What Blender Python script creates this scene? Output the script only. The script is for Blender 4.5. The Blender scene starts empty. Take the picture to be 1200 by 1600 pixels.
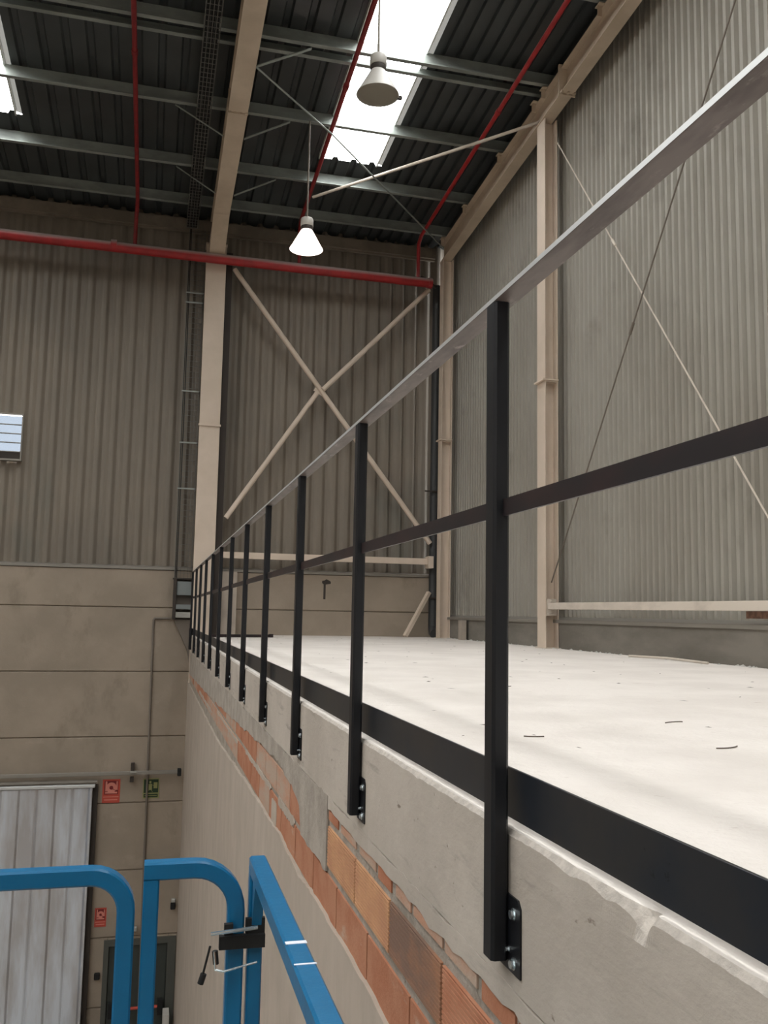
import bpy, bmesh, math, random
from mathutils import Vector, Matrix

# ------------------------------------------------------------------ camera
sc = bpy.context.scene
COL = sc.collection
cam_data = bpy.data.cameras.new('camera')
cam = bpy.data.objects.new('camera', cam_data)
COL.objects.link(cam)
FPX, YAW, PITCH, ROLL = 1414.11, 0.249418582, 0.112324422, 0.018508606
cy, sy, cp, sp = math.cos(YAW), math.sin(YAW), math.cos(PITCH), math.sin(PITCH)
fw = Vector((sy*cp, cy*cp, sp)); r0 = Vector((cy, -sy, 0)); u0 = r0.cross(fw)
rt = r0*math.cos(ROLL) + u0*math.sin(ROLL); up = -r0*math.sin(ROLL) + u0*math.cos(ROLL)
cam.matrix_world = Matrix(((rt.x, up.x, -fw.x, 0), (rt.y, up.y, -fw.y, 0), (rt.z, up.z, -fw.z, 0), (0, 0, 0, 1)))
cam_data.sensor_fit = 'VERTICAL'; cam_data.sensor_height = 24
cam_data.lens = FPX*24/1600
cam_data.clip_start = 0.02; cam_data.clip_end = 200
sc.camera = cam

# ------------------------------------------------------------------ sky and exposure (overcast daylight)
world = bpy.data.worlds.new('overcast_sky'); sc.world = world; world.use_nodes = True
wn = world.node_tree; wn.nodes.clear()
wo = wn.nodes.new('ShaderNodeOutputWorld'); wb = wn.nodes.new('ShaderNodeBackground')
wt = wn.nodes.new('ShaderNodeTexCoord'); ws = wn.nodes.new('ShaderNodeSeparateXYZ'); wr = wn.nodes.new('ShaderNodeValToRGB')
wr.color_ramp.elements[0].position = 0.0; wr.color_ramp.elements[0].color = (0.45, 0.46, 0.46, 1)
wr.color_ramp.elements[1].position = 0.06; wr.color_ramp.elements[1].color = (1.0, 0.985, 0.965, 1)
wn.links.new(wt.outputs['Generated'], ws.inputs[0]); wn.links.new(ws.outputs['Z'], wr.inputs[0])
wn.links.new(wr.outputs[0], wb.inputs[0]); wb.inputs[1].default_value = 12.5
wn.links.new(wb.outputs[0], wo.inputs[0])
sc.view_settings.view_transform = 'Standard'; sc.view_settings.look = 'None'
sc.view_settings.gamma = 1; sc.view_settings.use_curve_mapping = False
sc.view_settings.exposure = 0.0

# hall frame of reference: eye at the origin, X along the back wall, Y into the hall
ZF = -7.6          # hall floor
ZS = -0.412        # top of the raised slab
YB = 16.35         # inner face of the back wall plinth
XR = 5.25          # inner face of the right wall plinth
YE, XL = -12.0, -14.0
def roof_z(y): return 7.22 + 0.07*(16.4 - y)
SKY_X = [(2.35, 3.30), (-3.25, -2.30), (-6.6, -5.65), (-9.9, -8.95), (-12.8, -11.85)]  # entries after the second are unseen rooflights, added to brighten the lower hall
SKY_Y = (-11.0, 13.9)
for (a, b) in SKY_X:      # light portals in the skylight openings (they only guide the sampling of the sky)
    ld = bpy.data.lights.new('skylight_portal', 'AREA'); ld.shape = 'RECTANGLE'
    ld.size = b - a; ld.size_y = math.hypot(SKY_Y[1]-SKY_Y[0], 0.07*(SKY_Y[1]-SKY_Y[0])); ld.cycles.is_portal = True
    lo = bpy.data.objects.new('skylight_portal', ld); COL.objects.link(lo)
    ym = (SKY_Y[0]+SKY_Y[1])/2
    lo.location = ((a+b)/2, ym, roof_z(ym)+0.10); lo.rotation_euler = (-math.atan(0.07), 0, 0)

# ------------------------------------------------------------------ materials
def mat(name, col, rough=0.7, metal=0.0, var=0.0, vscale=3.0, vstretch=(1, 1, 1), col2=None, bump=0.0, bscale=30.0,
        spec=0.5, spots=None, bstretch=(1, 1, 1), thresh=(0.4, 0.6), extra=None):
    m = bpy.data.materials.new(name); m.use_nodes = True
    nt = m.node_tree; N = nt.nodes; L = nt.links; b = N['Principled BSDF']
    b.inputs['Base Color'].default_value = (*col, 1); b.inputs['Roughness'].default_value = rough
    b.inputs['Metallic'].default_value = metal; b.inputs['Specular IOR Level'].default_value = spec
    tc = N.new('ShaderNodeTexCoord')
    cur = None
    def noise(scale, stretch, detail=5.0, rgh=0.6):
        mp = N.new('ShaderNodeMapping'); mp.inputs['Scale'].default_value = stretch
        L.new(tc.outputs['Object'], mp.inputs[0])
        n = N.new('ShaderNodeTexNoise'); n.inputs['Scale'].default_value = scale
        n.inputs['Detail'].default_value = detail; n.inputs['Roughness'].default_value = rgh
        L.new(mp.outputs[0], n.inputs['Vector']); return n
    if col2 is not None or var:
        n = noise(vscale, vstretch)
        r = N.new('ShaderNodeValToRGB'); r.color_ramp.elements[0].position = thresh[0]; r.color_ramp.elements[1].position = thresh[1]
        c2 = col2 if col2 is not None else tuple(c*(1-var) for c in col)
        r.color_ramp.elements[0].color = (*c2, 1); r.color_ramp.elements[1].color = (*col, 1)
        L.new(n.outputs['Fac'], r.inputs[0]); cur = r.outputs[0]
    for (c3, sc3, st3, lo3, hi3) in (spots or []):
        n = noise(sc3, st3, 6.0, 0.65)
        r = N.new('ShaderNodeValToRGB'); r.color_ramp.elements[0].position = lo3; r.color_ramp.elements[1].position = hi3
        r.color_ramp.elements[0].color = (0, 0, 0, 1); r.color_ramp.elements[1].color = (1, 1, 1, 1)
        L.new(n.outputs['Fac'], r.inputs[0])
        mx = N.new('ShaderNodeMix'); mx.data_type = 'RGBA'
        L.new(r.outputs[0], mx.inputs[0])
        if cur is None: mx.inputs[6].default_value = (*col, 1)
        else: L.new(cur, mx.inputs[6])
        mx.inputs[7].default_value = (*c3, 1); cur = mx.outputs[2]
    if cur is not None: L.new(cur, b.inputs['Base Color'])
    if bump:
        n = noise(bscale, bstretch, 8.0, 0.65)
        bp = N.new('ShaderNodeBump'); bp.inputs['Strength'].default_value = 1.0; bp.inputs['Distance'].default_value = bump
        L.new(n.outputs['Fac'], bp.inputs['Height']); L.new(bp.outputs[0], b.inputs['Normal'])
    return m

M = {}
M['screed'] = mat('white_screed', (0.80, 0.745, 0.69), 0.85, col2=(0.73, 0.675, 0.62), vscale=1.6, bump=0.004, bscale=25,
                  spots=[((0.55, 0.48, 0.42), 9.0, (1, 2.5, 1), 0.66, 0.74), ((0.40, 0.34, 0.29), 55.0, (1, 1, 1), 0.735, 0.76)])
M['fascia'] = mat('cast_concrete', (0.50, 0.445, 0.385), 0.9, col2=(0.43, 0.38, 0.325), vscale=2.5, bump=0.0025, bscale=30, bstretch=(1, 0.6, 1),
                  spots=[((0.22, 0.18, 0.14), 22.0, (1, 0.7, 1.4), 0.66, 0.72), ((0.33, 0.29, 0.25), 5.0, (1, 0.4, 3), 0.58, 0.70)])
M['mortar'] = mat('grey_mortar', (0.42, 0.37, 0.315), 0.95, col2=(0.31, 0.27, 0.225), vscale=9, bump=0.012, bscale=45,
                  spots=[((0.16, 0.13, 0.10), 30.0, (1, 1, 1), 0.64, 0.70)])
M['render'] = mat('cement_render', (0.45, 0.385, 0.32), 0.92, col2=(0.405, 0.345, 0.285), vscale=3.0, vstretch=(1, 1.3, 0.7), bump=0.0015, bscale=14,
                  spots=[((0.49, 0.425, 0.36), 2.0, (1, 1.6, 0.5), 0.50, 0.75), ((0.22, 0.19, 0.16), 30.0, (1, 1, 1), 0.70, 0.75)])
M['render_trowel'] = mat('mortar_patch', (0.43, 0.385, 0.33), 0.92, col2=(0.34, 0.30, 0.255), vscale=6.0, bump=0.010, bscale=22)
M['brick_red'] = mat('terracotta_red', (0.40, 0.155, 0.08), 0.85, col2=(0.46, 0.21, 0.12), vscale=6, bump=0.003, bscale=80,
                     spots=[((0.50, 0.36, 0.27), 7.0, (1, 0.5, 1.5), 0.62, 0.74)])
M['brick_tan'] = mat('terracotta_tan', (0.55, 0.30, 0.155), 0.85, col2=(0.47, 0.24, 0.13), vscale=6, bump=0.003, bscale=80)
M['brick_brown'] = mat('terracotta_brown', (0.36, 0.17, 0.09), 0.85, col2=(0.20, 0.12, 0.085), vscale=5, vstretch=(1, 0.6, 1.2), bump=0.003, bscale=80)
M['brick_dusty'] = mat('terracotta_dusty', (0.50, 0.27, 0.175), 0.9, col2=(0.45, 0.34, 0.265), vscale=5, vstretch=(1, .6, 2), bump=0.004, bscale=60)
M['panel'] = mat('precast_concrete', (0.335, 0.275, 0.215), 0.85, col2=(0.285, 0.235, 0.183), vscale=1.1, bump=0.003, bscale=30,
                 spots=[((0.20, 0.165, 0.125), 1.2, (1.4, 1, 0.7), 0.58, 0.80), ((0.38, 0.31, 0.245), 2.5, (0.7, 1, 1), 0.60, 0.78)])
M['panel_side'] = mat('precast_concrete_side', (0.225, 0.205, 0.175), 0.9, col2=(0.165, 0.15, 0.125), vscale=1.6, vstretch=(1, 0.5, 1.5), bump=0.004, bscale=25)
M['pier'] = mat('pale_pier_concrete', (0.42, 0.36, 0.30), 0.9, var=0.15, vscale=3)
M['sheet_back'] = mat('painted_sheet_back', (0.205, 0.172, 0.135), 0.55, col2=(0.175, 0.15, 0.12), vscale=0.5, vstretch=(1, 1, 1),
                      spots=[((0.135, 0.132, 0.108), 0.8, (1, 1, 0.35), 0.56, 0.75)])
M['sheet_right'] = mat('painted_sheet_right', (0.325, 0.305, 0.262), 0.6, col2=(0.285, 0.262, 0.222), vscale=0.6,
                       spots=[((0.21, 0.19, 0.16), 0.7, (1, 1, 0.8), 0.58, 0.72)])
M['roof_sheet'] = mat('roof_deck_steel', (0.046, 0.052, 0.053), 0.4, 0.0, col2=(0.032, 0.035, 0.035), vscale=1.0)
M['galv'] = mat('galvanised_steel', (0.34, 0.37, 0.345), 0.42, 0.4, var=0.25, vscale=4, vstretch=(0.5, 1, 1))
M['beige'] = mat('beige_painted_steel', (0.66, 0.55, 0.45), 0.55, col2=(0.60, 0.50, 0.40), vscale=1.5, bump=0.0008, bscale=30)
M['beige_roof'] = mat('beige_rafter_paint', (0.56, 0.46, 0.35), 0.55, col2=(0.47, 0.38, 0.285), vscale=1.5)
M['beige_dusty'] = mat('dusty_beige_paint', (0.60, 0.53, 0.45), 0.7, col2=(0.45, 0.39, 0.33), vscale=4, vstretch=(1, .5, 1), thresh=(.3, .55))
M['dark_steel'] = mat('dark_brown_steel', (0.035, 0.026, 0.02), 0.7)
M['red'] = mat('red_pipe_paint', (0.36, 0.012, 0.014), 0.45, var=0.25, vscale=5)
M['red_dark'] = mat('dark_red_pipe_paint', (0.24, 0.012, 0.014), 0.5, var=0.3, vscale=5)
M['black'] = mat('black_raw_steel', (0.009, 0.010, 0.013), 0.42, 0.3, col2=(0.014, 0.015, 0.018), vscale=12, vstretch=(1, 1, 0.4))
M['toe'] = mat('blued_flat_bar', (0.022, 0.027, 0.036), 0.36, 0.4, col2=(0.036, 0.036, 0.038), vscale=5, spots=[((0.004, 0.004, 0.006), 14.0, (1, 1, 1), 0.66, 0.70)])
M['mid'] = mat('dark_mill_bar', (0.040, 0.022, 0.022), 0.45, 0.3, col2=(0.022, 0.018, 0.020), vscale=6, vstretch=(1, .5, 1))
M['rail'] = mat('scratched_flat_bar', (0.150, 0.118, 0.104), 0.5, 0.1, col2=(0.072, 0.050, 0.044), vscale=9, vstretch=(2.0, 0.5, 1),
                spots=[((0.24, 0.205, 0.185), 26.0, (1, 0.35, 1), 0.60, 0.68)], thresh=(.35, .6))
M['rail_edge'] = mat('ground_bar_edge', (0.62, 0.63, 0.62), 0.35, 0.4)
M['zinc'] = mat('zinc_bolt', (0.60, 0.66, 0.68), 0.25, 0.9)
M['blue'] = mat('blue_lift_paint', (0.003, 0.138, 0.305), 0.30, col2=(0.003, 0.124, 0.275), vscale=8, bump=0.0006, bscale=60,
                spots=[((0.30, 0.48, 0.56), 40.0, (1, 1, 1), 0.74, 0.78)])
M['scuff'] = mat('white_scuff', (0.75, 0.78, 0.85), 0.5)
M['door_metal'] = mat('galvanised_door', (0.78, 0.84, 0.93), 0.28, 0.75, col2=(0.56, 0.56, 0.58), vscale=1.0, vstretch=(2.5, 1, 0.45))
M['grey_rail'] = mat('dull_grey_rail', (0.26, 0.24, 0.21), 0.5, 0.3)
M['rubber'] = mat('black_rubber', (0.008, 0.008, 0.008), 0.8)
M['green_door'] = mat('dark_green_door', (0.040, 0.048, 0.042), 0.5, var=0.2)
M['door_frame'] = mat('grey_green_frame', (0.075, 0.078, 0.068), 0.5)
M['sign_red'] = mat('sign_red', (0.47, 0.065, 0.04), 0.5)
M['sign_dark'] = mat('sign_dark_red', (0.17, 0.012, 0.012), 0.5)
M['sign_pink'] = mat('sign_pale_print', (0.62, 0.22, 0.17), 0.5)
M['sign_green'] = mat('sign_dark_green', (0.012, 0.035, 0.012), 0.5)
M['sign_yellow'] = mat('sign_luminous_print', (0.26, 0.26, 0.10), 0.5)
M['mesh'] = mat('wire_tray', (0.16, 0.155, 0.14), 0.4, 0.6)
M['box_grey'] = mat('grey_box', (0.20, 0.22, 0.22), 0.4)
M['box_light'] = mat('pale_box', (0.36, 0.35, 0.32), 0.5)
M['conduit'] = mat('grey_conduit', (0.16, 0.135, 0.11), 0.6)
M['rust'] = mat('rusty_plate', (0.22, 0.12, 0.08), 0.85, var=0.4, vscale=20)
M['wire'] = mat('tie_wire', (0.10, 0.07, 0.05), 0.6)
M['chip'] = mat('broken_edge', (0.60, 0.545, 0.485), 0.9, var=0.2, vscale=40, bump=0.004, bscale=60)
M['eave'] = mat('shaded_eave_paint', (0.20, 0.165, 0.125), 0.6, var=0.3, vscale=2)  # gloom under the roof put into a darker beige
M['dark_pipe'] = mat('dark_grey_pipe', (0.035, 0.036, 0.036), 0.55)
M['floor'] = mat('hall_floor', (0.42, 0.39, 0.35), 0.45, var=0.2, vscale=1)
M['lamp_white'] = mat('lamp_housing_white', (0.46, 0.44, 0.40), 0.5)
M['lamp_off'] = mat('lamp_reflector_off', (0.22, 0.195, 0.155), 0.5)
M['flash'] = mat('skylight_kerb', (0.55, 0.56, 0.53), 0.5)
M['vest'] = mat('pale_plastic', (0.55, 0.53, 0.49), 0.6)

def painted_top_sheen(m, dust, lo=0.55, hi=0.95):  # skylight highlight painted onto upward faces, dust is only its tone
    nt = m.node_tree; b = nt.nodes['Principled BSDF']; g = nt.nodes.new('ShaderNodeNewGeometry'); sx = nt.nodes.new('ShaderNodeSeparateXYZ')
    r = nt.nodes.new('ShaderNodeMapRange'); r.inputs[1].default_value = lo; r.inputs[2].default_value = hi
    mx = nt.nodes.new('ShaderNodeMix'); mx.data_type = 'RGBA'; src = b.inputs['Base Color'].links[0].from_socket
    nt.links.new(g.outputs['Normal'], sx.inputs[0]); nt.links.new(sx.outputs['Z'], r.inputs[0]); nt.links.new(r.outputs[0], mx.inputs[0])
    nt.links.new(src, mx.inputs[6]); mx.inputs[7].default_value = (*dust, 1); nt.links.new(mx.outputs[2], b.inputs['Base Color'])  # dust is the tone of the painted highlight
painted_top_sheen(M['red'], (0.42, 0.33, 0.31), -0.1, 0.6); painted_top_sheen(M['red_dark'], (0.25, 0.17, 0.16), 0.2, 0.9)
def special(name, build):
    m = bpy.data.materials.new(name); m.use_nodes = True
    nt = m.node_tree; nt.nodes.clear(); o = nt.nodes.new('ShaderNodeOutputMaterial'); build(nt, o); M[name] = m
def _pane(nt, o):
    a = nt.nodes.new('ShaderNodeBsdfTransparent'); a.inputs[0].default_value = (0.90, 0.92, 0.93, 1)
    b = nt.nodes.new('ShaderNodeBsdfTranslucent'); b.inputs[0].default_value = (0.85, 0.88, 0.9, 1)
    x = nt.nodes.new('ShaderNodeMixShader'); x.inputs[0].default_value = 0.25
    nt.links.new(a.outputs[0], x.inputs[1]); nt.links.new(b.outputs[0], x.inputs[2]); nt.links.new(x.outputs[0], o.inputs[0])
special('rooflight_sheet', _pane)
def _dirty(nt, o):
    a = nt.nodes.new('ShaderNodeBsdfTransparent'); a.inputs[0].default_value = (0.036, 0.036, 0.034, 1)
    b = nt.nodes.new('ShaderNodeBsdfDiffuse'); b.inputs[0].default_value = (0.5, 0.5, 0.48, 1)
    x = nt.nodes.new('ShaderNodeMixShader'); x.inputs[0].default_value = 0.3
    nt.links.new(a.outputs[0], x.inputs[1]); nt.links.new(b.outputs[0], x.inputs[2]); nt.links.new(x.outputs[0], o.inputs[0])
special('dirty_sheet', _dirty)
def _slat(nt, o):
    a = nt.nodes.new('ShaderNodeBsdfTransparent'); a.inputs[0].default_value = (0.225, 0.245, 0.27, 1)
    b = nt.nodes.new('ShaderNodeBsdfGlossy'); b.inputs[0].default_value = (0.8, 0.85, 0.9, 1); b.inputs[1].default_value = 0.15
    x = nt.nodes.new('ShaderNodeMixShader'); x.inputs[0].default_value = 0.06
    nt.links.new(a.outputs[0], x.inputs[1]); nt.links.new(b.outputs[0], x.inputs[2]); nt.links.new(x.outputs[0], o.inputs[0])
special('frosted_slat_glass', _slat)
def _glow(col, s):
    def f(nt, o):
        e = nt.nodes.new('ShaderNodeEmission'); e.inputs[0].default_value = (*col, 1); e.inputs[1].default_value = s
        nt.links.new(e.outputs[0], o.inputs[0])
    return f
special('lamp_glow', _glow((1.0, 0.84, 0.76), 3.2))
special('bulb_glow', _glow((1.0, 0.80, 0.66), 40.0))

# ------------------------------------------------------------------ mesh helpers
class MB:
    def __init__(s): s.v = []; s.f = []
    def add(s, vs, fs):
        n = len(s.v); s.v += [tuple(v) for v in vs]; s.f += [tuple(i+n for i in f) for f in fs]; return s
    def box(s, x0, x1, y0, y1, z0, z1):
        return s.add([(x0, y0, z0), (x1, y0, z0), (x1, y1, z0), (x0, y1, z0), (x0, y0, z1), (x1, y0, z1), (x1, y1, z1), (x0, y1, z1)],
                     [(3, 2, 1, 0), (4, 5, 6, 7), (0, 1, 5, 4), (1, 2, 6, 5), (2, 3, 7, 6), (3, 0, 4, 7)])
    def prism(s, prof, a, b, axis='y'):
        """prof: closed 2D outline; extruded from a to b along the axis. For y the outline is (x,z), for x (y,z), for z (x,y)."""
        def P(p, t):
            return {'y': (p[0], t, p[1]), 'x': (t, p[0], p[1]), 'z': (p[0], p[1], t)}[axis]
        n = len(prof); vs = [P(p, a) for p in prof] + [P(p, b) for p in prof]
        fs = [tuple(range(n))[::-1], tuple(range(n, 2*n))] + [(i, (i+1) % n, n+(i+1) % n, n+i) for i in range(n)]
        return s.add(vs, fs)
    def bar(s, p, q, w, h=None, n=None):
        """bar of rectangular section between two points"""
        p, q = Vector(p), Vector(q); d = (q-p).normalized(); h = h or w
        ref = Vector(n) if n else (Vector((0, 0, 1)) if abs(d.z) < 0.9 else Vector((0, 1, 0)))
        a = d.cross(ref).normalized(); b = a.cross(d).normalized()
        vs = []
        for c in (p, q):
            for (i, j) in ((-1, -1), (1, -1), (1, 1), (-1, 1)): vs.append(c + a*i*w/2 + b*j*h/2)
        return s.add(vs, [(3, 2, 1, 0), (4, 5, 6, 7), (0, 1, 5, 4), (1, 2, 6, 5), (2, 3, 7, 6), (3, 0, 4, 7)])
    def tube(s, pts, r, n=10, square=None):
        """round tube (or square one: square=half side) along a polyline"""
        pts = [Vector(p) for p in pts]; rings = []
        prev = None
        for i, p in enumerate(pts):
            d = ((pts[i]-pts[i-1]).normalized() if i else Vector()) + ((pts[i+1]-pts[i]).normalized() if i < len(pts)-1 else Vector())
            d.normalize()
            if prev is None:
                ref = Vector((0, 1, 0)) if abs(d.y) < 0.9 else Vector((0, 0, 1))
                a = ref - d*ref.dot(d)
            else: a = prev - d*prev.dot(d)
            a.normalize(); prev = a; b = d.cross(a)
            # mitre stretch
            k = 1.0
            if 0 < i < len(pts)-1:
                c = (pts[i]-pts[i-1]).normalized().dot(d); k = 1/max(c, 0.5)
            ring = []
            if square:
                q = square; c = q*0.22
                for (u, w) in ((-q+c, -q), (q-c, -q), (q, -q+c), (q, q-c), (q-c, q), (-q+c, q), (-q, q-c), (-q, -q+c)):
                    ring.append(p + a*u + b*w*k)
            else:
                for j in range(n):
                    t = 2*math.pi*j/n; ring.append(p + a*math.cos(t)*r + b*math.sin(t)*r*k)
            rings.append(ring)
        m = len(rings[0]); vs = [v for rg in rings for v in rg]; fs = [tuple(range(m))[::-1], tuple(range(len(vs)-m, len(vs)))]
        for i in range(len(rings)-1):
            for j in range(m): fs.append((i*m+j, i*m+(j+1) % m, (i+1)*m+(j+1) % m, (i+1)*m+j))
        return s.add(vs, fs)
    def lathe(s, c, prof, n=28):
        """prof list of (r, z) from the top down about a vertical axis through c"""
        vs = []; fs = []
        for (r, z) in prof:
            for j in range(n):
                t = 2*math.pi*j/n; vs.append((c[0]+r*math.cos(t), c[1]+r*math.sin(t), c[2]+z))
        for i in range(len(prof)-1):
            for j in range(n): fs.append((i*n+j, i*n+(j+1) % n, (i+1)*n+(j+1) % n, (i+1)*n+j))
        return s.add(vs, fs)

ORG = {}
def tag(o, label=None, cat=None, group=None, kind=None):
    if label: o['label'] = label
    if cat: o['category'] = cat
    if group: o['group'] = group
    if kind: o['kind'] = kind
    return o
def make(name, mb, m, parent=None, smooth=False, bevel=0.0, label=None):
    me = bpy.data.meshes.new(name)
    org = ORG.get(parent.name, Vector((0, 0, 0))) if parent else Vector((0, 0, 0))
    me.from_pydata([tuple(Vector(v)-org) for v in mb.v], [], mb.f); me.update()
    b = bmesh.new(); b.from_mesh(me); bmesh.ops.recalc_face_normals(b, faces=b.faces)
    if bevel: bmesh.ops.bevel(b, geom=b.edges[:] , offset=bevel, segments=1, affect='EDGES', clamp_overlap=True)
    b.to_mesh(me); b.free()
    me.materials.append(M[m] if isinstance(m, str) else m)
    if smooth:
        for p in me.polygons: p.use_smooth = True
        me.update()
        try: me.set_sharp_from_angle(angle=math.radians(40))
        except Exception: pass
    o = bpy.data.objects.new(name, me); COL.objects.link(o)
    if parent: o.parent = parent
    ORG[o.name] = org
    if label: o['label'] = label
    return o
def thing(name, label, cat, loc, group=None):
    o = bpy.data.objects.new(name, None); COL.objects.link(o); o.location = loc; o.empty_display_size = 0.1
    ORG[o.name] = Vector(loc); return tag(o, label, cat, group)
def struct(name, loc=None):
    o = bpy.data.objects.new(name, None); COL.objects.link(o); o.location = loc or (0, 0, 0)
    ORG[o.name] = Vector(loc or (0, 0, 0)); o['kind'] = 'structure'; return o
def single(name, mb, m, label, cat, smooth=False, bevel=0.0, group=None, kind=None):
    o = make(name, mb, m, None, smooth, bevel); return tag(o, label, cat, group, kind)
def copy_tree(o, parent=None):
    c = o.copy(); COL.objects.link(c); c.parent = parent
    for ch in [k for k in o.children if k != c]: copy_tree(ch, c)
    return c
R = random.Random(7)

# ------------------------------------------------------------------ hall floor, far walls
s = make('floor', MB().box(XL, XR+0.4, YE, YB+0.3, ZF-0.2, ZF), 'floor'); s['kind'] = 'structure'
s = make('wall_left', MB().box(XL-0.2, XL, YE, YB+0.2, ZF, 10), 'panel'); s['kind'] = 'structure'
s = make('wall_front', MB().box(XL-0.2, XR+0.4, YE-0.2, YE, ZF, 10), 'panel'); s['kind'] = 'structure'

# ------------------------------------------------------------------ back wall
wb_ = struct('wall_back')
joints = [0.70, 0.037, -1.063, -2.157, -3.255, -4.355, -5.426, -6.522, ZF]
DX0, DX1, DZ = -0.43, 0.555, -5.56       # doorway of the small door
for i in range(len(joints)-1):
    z1, z0 = joints[i], joints[i+1]
    for (x0, x1) in ((XL, -5.6), (-5.6, 0.86), (0.86, XR+0.3)):
        segs = [(x0, x1, z0, z1)]
        if x0 < DX0 < x1 and z0 < DZ:
            segs = [(x0, DX0, z0, z1), (DX1, x1, z0, z1)] if DX1 < x1 else [(x0, DX0, z0, z1)]
            if z1 > DZ: segs.append((DX0, DX1, DZ, z1))
        mb = MB()
        for (a, b, c, d) in segs:
            g = 0.008
            # panel with chamfered horizontal lips, so the joint reads as a groove
            mb.prism([(YB+0.02, c+g*0.3), (YB, c+g*0.3+0.015), (YB, d-g*0.3-0.012), (YB+0.02, d-g*0.3), (YB+0.2, d-g*0.3), (YB+0.2, c+g*0.3)], a+0.004, b-0.004, 'x')
        make('concrete_panel', mb, 'panel', wb_)
make('backing', MB().box(XL, DX0, YB+0.16, YB+0.22, ZF, 0.70).box(DX1, XR+0.3, YB+0.16, YB+0.22, ZF, 0.70).box(DX0, DX1, YB+0.16, YB+0.22, DZ, 0.70), 'dark_steel', wb_)

def corrugated(a0, a1, z0, z1, pitch, depth, plane, axis, phase=0.0, prof=((0.0, 0), (0.34, 0), (0.5, 1), (0.84, 1), (1.0, 0))):
    """trapezoidal sheet; a runs along X (axis 'x', plane=Y) or Y (axis 'y', plane=X); ribs stand towards the hall"""
    pts = [(a0, 0)]
    k = math.floor((a0-phase)/pitch)
    while True:
        base = phase + k*pitch
        if base > a1: break
        for (u, h) in prof[:-1]:
            a = base + u*pitch
            if a0 < a < a1: pts.append((a, h))
        k += 1
    def hgt(a):
        u = ((a-phase)/pitch) % 1.0
        for (p, q) in zip(prof, prof[1:]):
            if p[0] <= u <= q[0]: return p[1]+(q[1]-p[1])*(u-p[0])/max(q[0]-p[0], 1e-6)
        return 0.0
    pts.append((a1, hgt(a1))); pts[0] = (a0, hgt(a0))
    mb = MB(); n = len(pts); vs = []
    for z in (z0, z1):
        for (a, h) in pts:
            vs.append((a, plane-h*depth, z) if axis == 'x' else (plane-h*depth, a, z))
    mb.add(vs, [(i, i+1, n+i+1, n+i) for i in range(n-1)])
    return mb
WX0, WX1, WZ0, WZ1 = -3.35, -2.26, 2.50, 3.31      # louvred window in the sheeting
ZT = 7.30
YC = YB+0.13
for (a, b, c, d) in ((XL, WX0, 0.72, ZT), (WX0, WX1, 0.72, WZ0), (WX0, WX1, WZ1, ZT), (WX1, 0.87, 0.72, ZT), (0.87, XR+0.2, 0.72, ZT)):
    make('corrugated_sheet', corrugated(a, b, c, d, 0.25, 0.045, YC, 'x', 0.05, ((0.0, 0), (0.2, 0), (0.32, 0.35), (0.46, 0.9), (0.56, 1), (0.72, 1), (0.80, 0.85), (0.94, 0.2), (1.0, 0))), 'sheet_back', wb_)
s = make('trim_1', MB().prism([(YB-0.02, 0.70), (YB-0.02, 0.745), (YC, 0.775), (YC, 0.70)], XL, XR, 'x'), 'grey_rail'); s['kind'] = 'structure'
# pale pier standing on the slab beside the big column
s = make('pier', MB().box(1.20, 1.47, YB-0.12, YB, ZS, 0.70), 'pier', wb_)
# small rust-stained hole in the plinth
hb = MB(); hc = (3.10, YB-0.003, 0.56)
for i in range(1):
    n = 12; vs = [hc] + [(hc[0]+(0.085+0.02*math.sin(i*3.1))*math.cos(i*math.tau/n), hc[1], hc[2]+(0.045+0.012*math.cos(i*2.3))*math.sin(i*math.tau/n)) for i in range(n)]
    hb.add(vs, [(0, 1+i, 1+(i+1) % n) for i in range(n)])
    hb.box(3.05, 3.09, YB-0.004, YB-0.002, 0.25, 0.56)
make('stained_hole', hb, 'dark_steel', wb_)

# louvred window
w1 = struct('window_1', ((WX0+WX1)/2, YB+0.08, WZ0))
fr = MB()
fr.box(WX0, WX1, YB+0.02, YB+0.10, WZ0, WZ0+0.02).box(WX0, WX1, YB+0.02, YB+0.10, WZ1-0.025, WZ1)
fr.box(WX0, WX0+0.03, YB+0.02, YB+0.10, WZ0+0.02, WZ1-0.025).box(WX1-0.02, WX1, YB+0.02, YB+0.10, WZ0+0.02, WZ1-0.025)
make('window_frame', fr, 'grey_rail', w1)
make('lower_panel', MB().box(WX0+0.03, WX1-0.02, YB+0.05, YB+0.08, WZ0+0.02, WZ0+0.145), 'dark_steel', w1)
make('window_sill', MB().box(WX0-0.02, WX1+0.01, YB-0.05, YB+0.09, WZ0-0.02, WZ0), 'grey_rail', w1)
for i in range(4):
    z = WZ0+0.15+i*0.157
    make('glass_slat', MB().bar((WX0+0.03, YB+0.055, z+0.075), (WX1-0.02, YB+0.055, z+0.075), 0.012, 0.143, n=(0, -0.12, 1)), 'frosted_slat_glass', w1)
    make('slat_clip', MB().box(WX0+0.03, WX1-0.02, YB+0.035, YB+0.075, z-0.010, z+0.004), 'grey_rail', w1)

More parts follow.
